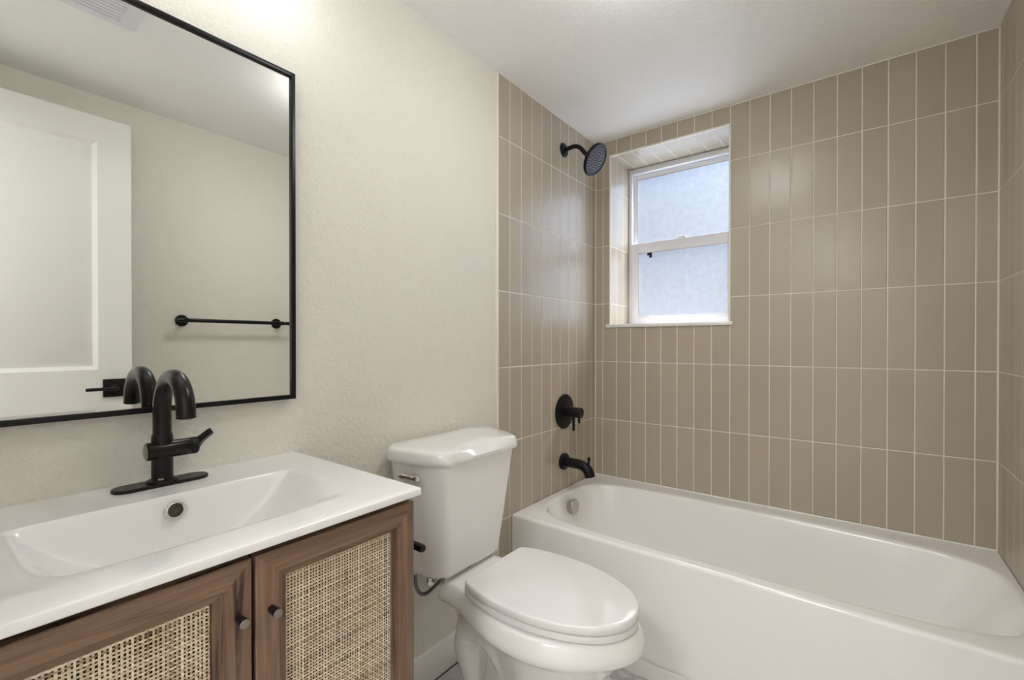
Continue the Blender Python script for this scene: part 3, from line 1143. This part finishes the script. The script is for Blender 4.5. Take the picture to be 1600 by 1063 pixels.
# rounded edge, skirt and underside
border = [top[0][j] for j in range(len(ys))] + [top[i][-1] for i in range(1, len(xs))] + \
         [top[-1][j] for j in range(len(ys) - 2, -1, -1)] + [top[i][0] for i in range(len(xs) - 2, 0, -1)]


def outset(v, d, dz):
    x, y, z = v.co
    ox = d if x > KX1 - RB - 1e-4 else 0.0
    oy = d if y > ys[-1] - 1e-5 else (-d if y < ys[0] + 1e-5 else 0.0)
    if ox and oy:
        ox *= 0.75
        oy *= 0.75
    return bm.verts.new((x + ox, y + oy, KZ + dz))


prev = border
for k in range(1, 5):
    a = PI / 2 * k / 4
    cur = [outset(v, RB * math.sin(a), -RB * (1 - math.cos(a))) for v in border]
    ring_faces(bm, prev, cur)
    prev = cur
for d, dz in ((RB, -THK + 0.003), (RB - 0.001, -THK + 0.001), (RB - 0.003, -THK)):
    cur = [outset(v, d, dz) for v in border]
    ring_faces(bm, prev, cur)
    prev = cur
und = [[bm.verts.new((x, y, KZ - THK - basin(x, y))) for y in ys] for x in xs]
for i in range(len(xs) - 1):
    for j in range(len(ys) - 1):
        bm.faces.new((und[i][j], und[i][j + 1], und[i + 1][j + 1], und[i + 1][j]))
bmesh.ops.remove_doubles(bm, verts=bm.verts, dist=1e-6)
finish('counter', bm, M['ceramic'], st, smooth=60)
bm = bmesh.new()
oc = Vector((0.1535, 0.284, 0.8335))
oa = Vector((1.0, 0, 0.16)).normalized()
add_lathe(bm, oc, oa, [(0.0, 0.0162), (0.003, 0.0165), (0.0058, 0.0150), (0.0062, 0.0128), (0.004, 0.0110), (-0.006, 0.0100)], 36, cap=False)
orng = finish('overflow_ring', bm, M['chrome'], st)
orng["label"] = "round chrome overflow ring"
bm = bmesh.new()
add_lathe(bm, oc, oa, [(-0.006, 0.0101), (-0.0010, 0.0101), (-0.0009, 0.0)], 28)
finish('overflow_hole', bm, M['hole'], orng)
bm = bmesh.new()
add_lathe(bm, (0.25, BC, KZ - BD - 0.0045), (0, 0, 1), [(0, 0.030), (0.003, 0.031), (0.0045, 0.027), (0.003, 0.024), (0.009, 0.021), (0.010, 0.0)], 32)
finish('drain', bm, M['chrome'], st)

# ------------------------------------------------------------------ faucet
FXC, FYC = 0.054, 0.2915
fc_ = empty('faucet', (FXC, FYC, KZ), 'black single handle gooseneck faucet on an oblong deck plate behind the basin', 'faucet')
# deck plate
bm = bmesh.new()


def stadium(cx, cy, hl, r, z, n=14):
    out = []
    for s, a0 in ((1, 0.0), (-1, PI)):
        for i in range(n + 1):
            a = a0 + PI * i / n
            out.append(Vector((cx + r * math.cos(a), cy + s * (hl - r) + r * math.sin(a), z)))
    return out


PL = 0.0785
loft(bm, [stadium(FXC, FYC, PL, 0.0245, KZ - 0.0005), stadium(FXC, FYC, PL, 0.0245, KZ + 0.0045), stadium(FXC, FYC, PL - 0.0006, 0.0239, KZ + 0.0055), stadium(FXC, FYC, PL - 0.002, 0.0225, KZ + 0.0062)])
finish('deck_plate', bm, M['bronze_black'], fc_, smooth=25)
bm = bmesh.new()
add_lathe(bm, (FXC, FYC, KZ + 0.0055), (0, 0, 1), [(0, 0.0265), (0.003, 0.0265), (0.005, 0.024), (0.006, 0.0175)], 40)
finish('base_ring', bm, M['bronze_black'], fc_)
bm = bmesh.new()
add_lathe(bm, (FXC, FYC, KZ + 0.006), (0, 0, 1), [(0, 0.0178), (0.080, 0.0178), (0.090, 0.0174), (0.0935, 0.0165), (0.094, 0.014)], 40)
finish('body', bm, M['bronze_black'], fc_)
bm = bmesh.new()
for k in range(6):
    a = -0.62 + 0.085 * k
    c = Vector((FXC + 0.0178 * math.cos(a), FYC + 0.0178 * math.sin(a), KZ + 0.0135))
    add_box(bm, (c.x - 0.0006, c.y - 0.0006, c.z - (0.0013 if k % 2 else 0.0016)), (c.x + 0.0006, c.y + 0.0006, c.z + (0.0013 if k % 2 else 0.0010)))
lg = finish('maker_mark', bm, M['logo'], fc_)
lg["label"] = "tiny pale mark at the foot of the body"
# gooseneck
bm = bmesh.new()
GR = 0.0665
zc = 1.0085
path = [(FXC, FYC, 0.945), (FXC, FYC, 0.96), (FXC, FYC, 0.98)] + arc((FXC + GR, FYC, zc), GR, PI, 0.0, 24) + [(FXC + 2 * GR + 0.0005, FYC, zc - 0.004)]
add_tube(bm, path, 0.0152, 28)
sp_ = finish('gooseneck', bm, M['bronze_black'], fc_)
bm = bmesh.new()
add_lathe(bm, (FXC + 2 * GR + 0.0005, FYC, zc - 0.0035), (0, 0, -1), [(0, 0.0152), (0.001, 0.0125), (0.0025, 0.0115), (0.0030, 0.0)], 24)
finish('aerator', bm, M['grey_metal'], sp_)
# horizontal valve barrel and paddle lever
bm = bmesh.new()
vz = 0.929
add_lathe(bm, (FXC + 0.004, FYC - 0.0275, vz), (0, 1, 0), [(0.0, 0.0), (0.0, 0.0150), (0.0015, 0.0170), (0.072, 0.0170), (0.073, 0.0163)], 40, cap=False)
vb = finish('valve_barrel', bm, M['bronze_black'], fc_)
bm = bmesh.new()
add_lathe(bm, (FXC + 0.004, FYC - 0.0272, vz), (0, -1, 0), [(-0.001, 0.0148), (0.0008, 0.0146), (0.0012, 0.0138), (0.0012, 0.0)], 36)
cp = finish('barrel_cap', bm, M['grey_metal'], vb)
cp["label"] = "grey end cap"
bm = bmesh.new()
add_lathe(bm, (FXC + 0.004, FYC + 0.0450, vz), (0, 1, 0), [(0, 0.0158), (0.0008, 0.0170), (0.0115, 0.0170), (0.0135, 0.0150), (0.0138, 0.0)], 40)
add_tube(bm, [(FXC + 0.010, FYC + 0.0535, vz + 0.000), (FXC + 0.012, FYC + 0.062, vz + 0.012), (FXC + 0.015, FYC + 0.079, vz + 0.026), (FXC + 0.0155, FYC + 0.0815, vz + 0.0275)],
         [0.0110, 0.0100, 0.0092, 0.0080], 4, flat=(1.0, 0.85), up=(1, 0, 0.0))
finish('lever', bm, M['bronze_black'], vb, smooth=30)

# ------------------------------------------------------------------ toilet
TCY = 1.045
to = empty('toilet', (0.42, TCY, 0.0), 'white two piece toilet with closed lid between the vanity and the bathtub', 'toilet')


def egg(z, xb, xf, hw, hb, xm=None, n=72, pw=2.25):
    """Plan outline: back edge at xb with half width hb, widest hw at xm, front tip at xf."""
    if xm is None:
        xm = xb + (xf - xb) * 0.55
    pts = []
    half = []
    m = n // 2
    for i in range(m + 1):                       # right half, front tip to back
        t = i / m
        if t <= 0.62:
            a = t / 0.62 * PI / 2
            x = xm + (xf - xm) * (math.cos(a) ** (2 / pw))
            y = hw * (math.sin(a) ** (2 / pw)) if a > 0 else 0.0
        else:
            s = (t - 0.62) / 0.38
            x = xm + (xb - xm) * s
            y = hw + (hb - hw) * (s * s * (3 - 2 * s))
        half.append((x, y))
    for x, y in half:
        pts.append(Vector((x, TCY + y, z)))
    for x, y in reversed(half[1:]):
        pts.append(Vector((x, TCY - y, z)))
    return pts


def spline_half(ctrl, n):
    """Catmull-Rom through (x, half width) points, resampled evenly by length."""
    P = [Vector(p) for p in ctrl]
    P = [P[0] * 2 - P[1]] + P + [Vector((P[-2].x, -P[-2].y))]
    dense = []
    for i in range(1, len(P) - 2):
        for k in range(12):
            t = k / 12
            a, b_, c, d = P[i - 1], P[i], P[i + 1], P[i + 2]
            dense.append(0.5 * ((2 * b_) + (c - a) * t + (2 * a - 5 * b_ + 4 * c - d) * t * t + (3 * b_ - a - 3 * c + d) * t ** 3))
    dense.append(P[-2])
    ln = [0.0]
    for p, q in zip(dense, dense[1:]):
        ln.append(ln[-1] + (q - p).length)
    out, j = [], 0
    for i in range(n + 1):
        L = ln[-1] * i / n
        while j < len(ln) - 2 and ln[j + 1] < L:
            j += 1
        t = (L - ln[j]) / max(1e-9, ln[j + 1] - ln[j])
        out.append(dense[j].lerp(dense[j + 1], min(1.0, t)))
    return out


def outline(ctrl, z, d=0.0, n=48, nb=8):
    """Closed plan outline mirrored about the toilet's axis, inset by d."""
    half = spline_half(ctrl, n)                        # back corner -> front tip
    pts = [Vector((half[0].x, half[0].y * i / nb)) for i in range(nb)] + half
    off = []
    for i, p in enumerate(pts):
        q0 = pts[i - 1] if i else Vector((p.x, -0.01))
        q1 = pts[i + 1] if i < len(pts) - 1 else Vector((p.x, -pts[i - 1].y)) + Vector((0, -1e-4))
        t = (q1 - q0).normalized()
        nrm = Vector((t.y, -t.x)) * -1.0               # inward is towards the axis / centre
        q = p + Vector((-nrm.x, -nrm.y)) * d
        off.append(Vector((q.x, max(0.0, q.y) if i not in (0, len(pts) - 1) else 0.0)))
    ring = [Vector((p.x, TCY + p.y, z)) for p in off]
    ring += [Vector((p.x, TCY - p.y, z)) for p in reversed(off[1:-1])]
    return ring


LID_C = [(0.281, 0.126), (0.292, 0.136), (0.330, 0.150), (0.380, 0.160), (0.440, 0.1645), (0.500, 0.162), (0.550, 0.154), (0.600, 0.139),
         (0.640, 0.121), (0.670, 0.102), (0.694, 0.078), (0.710, 0.053), (0.719, 0.028), (0.7225, 0.0)]
RIM_C = [(0.165, 0.126), (0.210, 0.127), (0.260, 0.135), (0.310, 0.153), (0.360, 0.172), (0.410, 0.185), (0.460, 0.191), (0.510, 0.190), (0.560, 0.180), (0.610, 0.160),
         (0.655, 0.132), (0.690, 0.100), (0.716, 0.068), (0.733, 0.034), (0.739, 0.0)]


def rim(z, d, db=0.0):
    r = outline(RIM_C, z, d)
    return r


# bowl and pedestal: several overlapping shells fused by a voxel remesh
bm = bmesh.new()
loft(bm, [rim(0.378, 0.020), rim(0.384, 0.009), rim(0.392, 0.002), rim(0.402, 0.000), rim(0.412, 0.003), rim(0.426, 0.009), rim(0.437, 0.015), rim(0.4415, 0.020), rim(0.4428, 0.028)])
loft(bm, [egg(0.400, 0.25, 0.720, 0.172, 0.10), egg(0.36, 0.27, 0.690, 0.160, 0.085), egg(0.30, 0.30, 0.648, 0.140, 0.075), egg(0.24, 0.31, 0.60, 0.118, 0.070),
          egg(0.18, 0.30, 0.560, 0.105, 0.075), egg(0.10, 0.27, 0.555, 0.103, 0.085), egg(0.05, 0.24, 0.565, 0.108, 0.095), egg(0.0, 0.215, 0.575, 0.112, 0.105)])
loft(bm, [egg(0.40, 0.150, 0.34, 0.062, 0.055, n=48), egg(0.34, 0.165, 0.33, 0.054, 0.050, n=48), egg(0.22, 0.185, 0.33, 0.045, 0.042, n=48), egg(0.0, 0.22, 0.33, 0.085, 0.085, n=48)])
add_tube(bm, [(0.44, TCY, 0.16), (0.395, TCY, 0.230), (0.342, TCY, 0.292), (0.282, TCY, 0.318), (0.226, TCY, 0.294), (0.212, TCY, 0.235), (0.232, TCY, 0.165), (0.262, TCY, 0.10), (0.27, TCY, 0.02)],
         [0.060, 0.064, 0.067, 0.067, 0.066, 0.062, 0.056, 0.054, 0.054], 28, flat=(1.42, 0.86), up=(0, 1, 0))
bmesh.ops.recalc_face_normals(bm, faces=bm.faces)
tmp_me = bpy.data.meshes.new('bowl_raw')
bm.to_mesh(tmp_me)
bm.free()
tmp = bpy.data.objects.new('bowl_raw', tmp_me)
scene.collection.objects.link(tmp)
rm = tmp.modifiers.new('fuse', 'REMESH')
rm.mode = 'VOXEL'
rm.voxel_size = 0.0045
sm = tmp.modifiers.new('soften', 'SMOOTH')
sm.factor = 0.5
sm.iterations = 10
bpy.context.view_layer.update()
dg = bpy.context.evaluated_depsgraph_get()
bowl_me = bpy.data.meshes.new_from_object(tmp.evaluated_get(dg))
bpy.data.objects.remove(tmp)
bowl_me.name = 'bowl'
bowl_me.materials.clear()
bowl_me.materials.append(M['porcelain'])
for v in bowl_me.vertices:
    if v.co.z < 0.004:
        v.co.z = 0.0
bowl_me.shade_smooth()
bowl = bpy.data.objects.new('bowl', bowl_me)
scene.collection.objects.link(bowl)
bowl.parent = to
bowl.matrix_parent_inverse = Matrix.Translation(to.location).inverted()

# seat ring and lid
def seat_out(z, d=0.0):
    return outline(LID_C, z, d)


bm = bmesh.new()
loft(bm, [seat_out(0.4432, 0.014), seat_out(0.4455, 0.012), seat_out(0.4458, 0.0022), seat_out(0.4470, 0.0005), seat_out(0.4540, 0.0), seat_out(0.4602, 0.0008), seat_out(0.4615, 0.0030), seat_out(0.4618, 0.012)])
se = finish('seat', bm, M['seat'], to, smooth=50)
bm = bmesh.new()
LID0 = 0.4648


def lid_dome(k):
    return [Vector((0.47 + (p.x - 0.47) * k, TCY + (p.y - TCY) * k, LID0 + 0.0208 + 0.0036 * (0.975 ** 2 - k * k))) for p in seat_out(0.0, 0.0)]


rings = [seat_out(LID0 - 0.0032, 0.014), seat_out(LID0 - 0.0005, 0.012), seat_out(LID0 - 0.0003, 0.0015), seat_out(LID0 + 0.0010, 0.0), seat_out(LID0 + 0.0120, -0.0004), seat_out(LID0 + 0.0175, 0.0006), seat_out(LID0 + 0.0197, 0.0024), seat_out(LID0 + 0.0206, 0.0055),
         *[lid_dome(sc_) for sc_ in (0.95, 0.90, 0.80, 0.65, 0.45, 0.25, 0.08)]]
loft(bm, rings)
ld = finish('seat_lid', bm, M['seat'], to, smooth=50)
for s in (-1, 1):
    bm = bmesh.new()
    add_box(bm, (0.272, TCY + s * 0.100 - 0.022, 0.4420), (0.300, TCY + s * 0.100 + 0.022, 0.4645), 0.005, 3)
    add_tube(bm, [(0.290, TCY + s * 0.122, 0.462), (0.290, TCY + s * 0.078, 0.462)], 0.007, 16)
    finish('hinge', bm, M['seat'], to)


# tank
def tank_ring(z, xb, xf, hwb, hws, hwf, xs_, rr_=0.02, n=10, dip=0.0):
    """Plan of the tank: back edge, slightly wider side, canted front corner, flat front."""
    half = [(xb, 0.0), (xb, hwb - 0.03), (xb + 0.004, hwb - 0.008), (xb + 0.020, hwb + 0.4 * (hws - hwb)), (xs_ - 0.02, hws - 0.0005), (xs_, hws), (xs_ + 0.02, hws - 0.003)]
    # canted side
    a, b = Vector((xs_ + 0.04, hws - 0.009)), Vector((xf - 0.012, hwf + 0.012))
    for i in range(6):
        t = i / 5
        p = a.lerp(b, t)
        half.append((p.x + 0.006 * math.sin(PI * t), p.y + 0.008 * math.sin(PI * t)))
    half += [(xf - 0.004, hwf + 0.004), (xf - 0.0008, hwf - 0.003), (xf, hwf - 0.012)]
    for i in range(1, 9):
        t = i / 8
        y = (hwf - 0.012) * (1 - t)
        half.append((xf - dip * smoothstep(0.0, 0.75, t), y))
    out = [Vector((x, TCY + y, z)) for x, y in half]
    out += [Vector((x, TCY - y, z)) for x, y in reversed(half[1:-1])]
    return out


bm = bmesh.new()
rings = []
ZB_, ZT_ = 0.4545, 0.797
prof = [(ZB_, 0.012), (ZB_ + 0.002, 0.006), (ZB_ + 0.006, 0.0025), (ZB_ + 0.012, 0.0005), (ZB_ + 0.036, 0.0)]
for z, d in prof:
    rings.append(tank_ring(z, 0.022 + d * 0.6, 0.208 - d, 0.150 - d, 0.164 - d, 0.115 - d * 0.8, 0.085))
for t in (0.3, 0.6, 1.0):
    z = ZB_ + 0.036 + (ZT_ - ZB_ - 0.036) * t
    t2 = t
    rings.append(tank_ring(z, 0.022, 0.208 + 0.034 * t2, 0.150 + 0.036 * t2, 0.164 + 0.042 * t2, 0.115 + 0.030 * t2, 0.085))
loft(bm, rings)
tk = finish('tank', bm, M['porcelain'], to, smooth=45)
bm = bmesh.new()
LZ0, LZ1 = 0.797, 0.836


def lid_ring(z, d, dip=0.0):
    return tank_ring(z, 0.014 + d, 0.2535 - d, 0.196 - d, 0.2175 - d, 0.154 - d, 0.085, dip=dip)


rings = [lid_ring(LZ0, 0.010), lid_ring(LZ0, 0.002), lid_ring(LZ0 + 0.003, 0.0), lid_ring(LZ0 + 0.012, 0.0), lid_ring(LZ1 - 0.012, 0.002, 0.016), lid_ring(LZ1 - 0.005, 0.0045, 0.027),
         lid_ring(LZ1 - 0.0015, 0.008, 0.030), lid_ring(LZ1, 0.014, 0.031), lid_ring(LZ1 + 0.001, 0.05, 0.026), lid_ring(LZ1 + 0.0013, 0.09, 0.01)]
loft(bm, rings)
finish('tank_lid', bm, M['porcelain'], to, smooth=45)
# bolts and gasket between tank and bowl
bm = bmesh.new()
add_lathe(bm, (0.15, TCY, 0.438), (0, 0, 1), [(0, 0.030), (0.018, 0.030)], 32)
finish('tank_gasket', bm, M['caulk'], to)
for s in (-1, 1):
    bm = bmesh.new()
    add_lathe(bm, (0.110, TCY + s * 0.085, 0.438), (0, 0, 1), [(0, 0.012), (0.018, 0.012)], 16)
    finish('tank_bolt', bm, M['chrome'], to)
# flush lever
bm = bmesh.new()
nl = Vector((0.32, -0.95, 0)).normalized()
tl = Vector((-0.95, -0.32, 0.0)).normalized()
hub = Vector((0.150, TCY - 0.1835, 0.757))
add_lathe(bm, hub - nl * 0.006, nl, [(0, 0.016), (0.008, 0.016), (0.012, 0.014), (0.020, 0.0115), (0.024, 0.007), (0.0245, 0.0)], 24)
c0 = hub + nl * 0.014
add_tube(bm, [c0 - tl * 0.006, c0 + tl * 0.010, c0 + tl * 0.022 + Vector((0, 0, 0.002)), c0 + tl * 0.040 + Vector((0, 0, 0.004)) + nl * 0.002, c0 + tl * 0.050 + Vector((0, 0, 0.005)) + nl * 0.003],
         [0.0105, 0.0100, 0.0072, 0.0085, 0.0060], 16, flat=(0.75, 1.0))
fl = finish('flush_lever', bm, M['chrome'], to)
fl["label"] = "small chrome flush lever"
# floor bolt caps
for s in (-1, 1):
    bm = bmesh.new()
    bmesh.ops.create_uvsphere(bm, u_segments=16, v_segments=8, radius=0.014, matrix=Matrix.Translation((0.30, TCY + s * 0.102, 0.030)))
    finish('bolt_cap', bm, M['porcelain'], to)

# water supply hose behind the toilet
ho = empty('supply_hose', (0.0, 1.03, 0.36), 'dark braided supply hose looping from the wall valve to the toilet tank', 'hose')
bm = bmesh.new()
pts = [(0.075, 0.918, 0.452), (0.075, 0.916, 0.445), (0.075, 0.917, 0.415), (0.075, 0.925, 0.385), (0.075, 0.942, 0.364), (0.075, 0.965, 0.357), (0.072, 0.990, 0.360), (0.068, 1.02, 0.364), (0.058, 1.045, 0.362), (0.05, 1.06, 0.35)]
hp_ = [Vector(p) for p in pts]
hp_ = [hp_[0] * 2 - hp_[1]] + hp_ + [hp_[-1] * 2 - hp_[-2]]
fine_ = []
for i in range(1, len(hp_) - 2):
    a, b_, c, d = hp_[i - 1:i + 3]
    for k in range(5):
        t = k / 5
        fine_.append(0.5 * ((2 * b_) + (c - a) * t + (2 * a - 5 * b_ + 4 * c - d) * t * t + (3 * b_ - a - 3 * c + d) * t ** 3))
fine_.append(hp_[-2])
add_tube(bm, fine_, 0.0058, 14)
finish('braided_hose', bm, M['hose'], ho)
bm = bmesh.new()
add_lathe(bm, (0.075, 0.918, 0.4515), (0, 0, -1), [(0, 0.012), (0.012, 0.012), (0.015, 0.008)], 8)
finish('coupling_nut', bm, M['trim'], ho, smooth=0)
bm = bmesh.new()
add_tube(bm, [(-0.006, 1.06, 0.335), (0.06, 1.06, 0.335)], 0.009, 14)
add_tube(bm, [(0.05, 1.06, 0.325), (0.05, 1.06, 0.356)], 0.0095, 14)
add_lathe(bm, (-0.004, 1.06, 0.335), (1, 0, 0), [(0, 0.026), (0.004, 0.024), (0.006, 0.010)], 24)
finish('shutoff_valve', bm, M['chrome'], ho)

# ------------------------------------------------------------------ toilet paper holder on the vanity side
th = empty('toilet_paper_holder', (0.30, CY1, 0.708), 'black toilet paper holder arm sticking out from the side of the vanity', 'toilet paper holder')
bm = bmesh.new()
add_lathe(bm, (0.28, CY1 - 0.001, 0.708), (0, 1, 0), [(0, 0.024), (0.006, 0.024), (0.008, 0.021), (0.008, 0.0)], 32)
finish('wall_plate', bm, M['black'], th)
bm = bmesh.new()
add_tube(bm, [(0.28, CY1 + 0.004, 0.708), (0.28, CY1 + 0.050, 0.708), (0.282, CY1 + 0.057, 0.708), (0.290, CY1 + 0.060, 0.708), (0.420, CY1 + 0.060, 0.708), (0.4235, CY1 + 0.060, 0.708)],
         [0.0085, 0.0085, 0.0085, 0.0085, 0.0085, 0.0070], 20)
finish('arm', bm, M['black'], th)

bpy.context.view_layer.update()
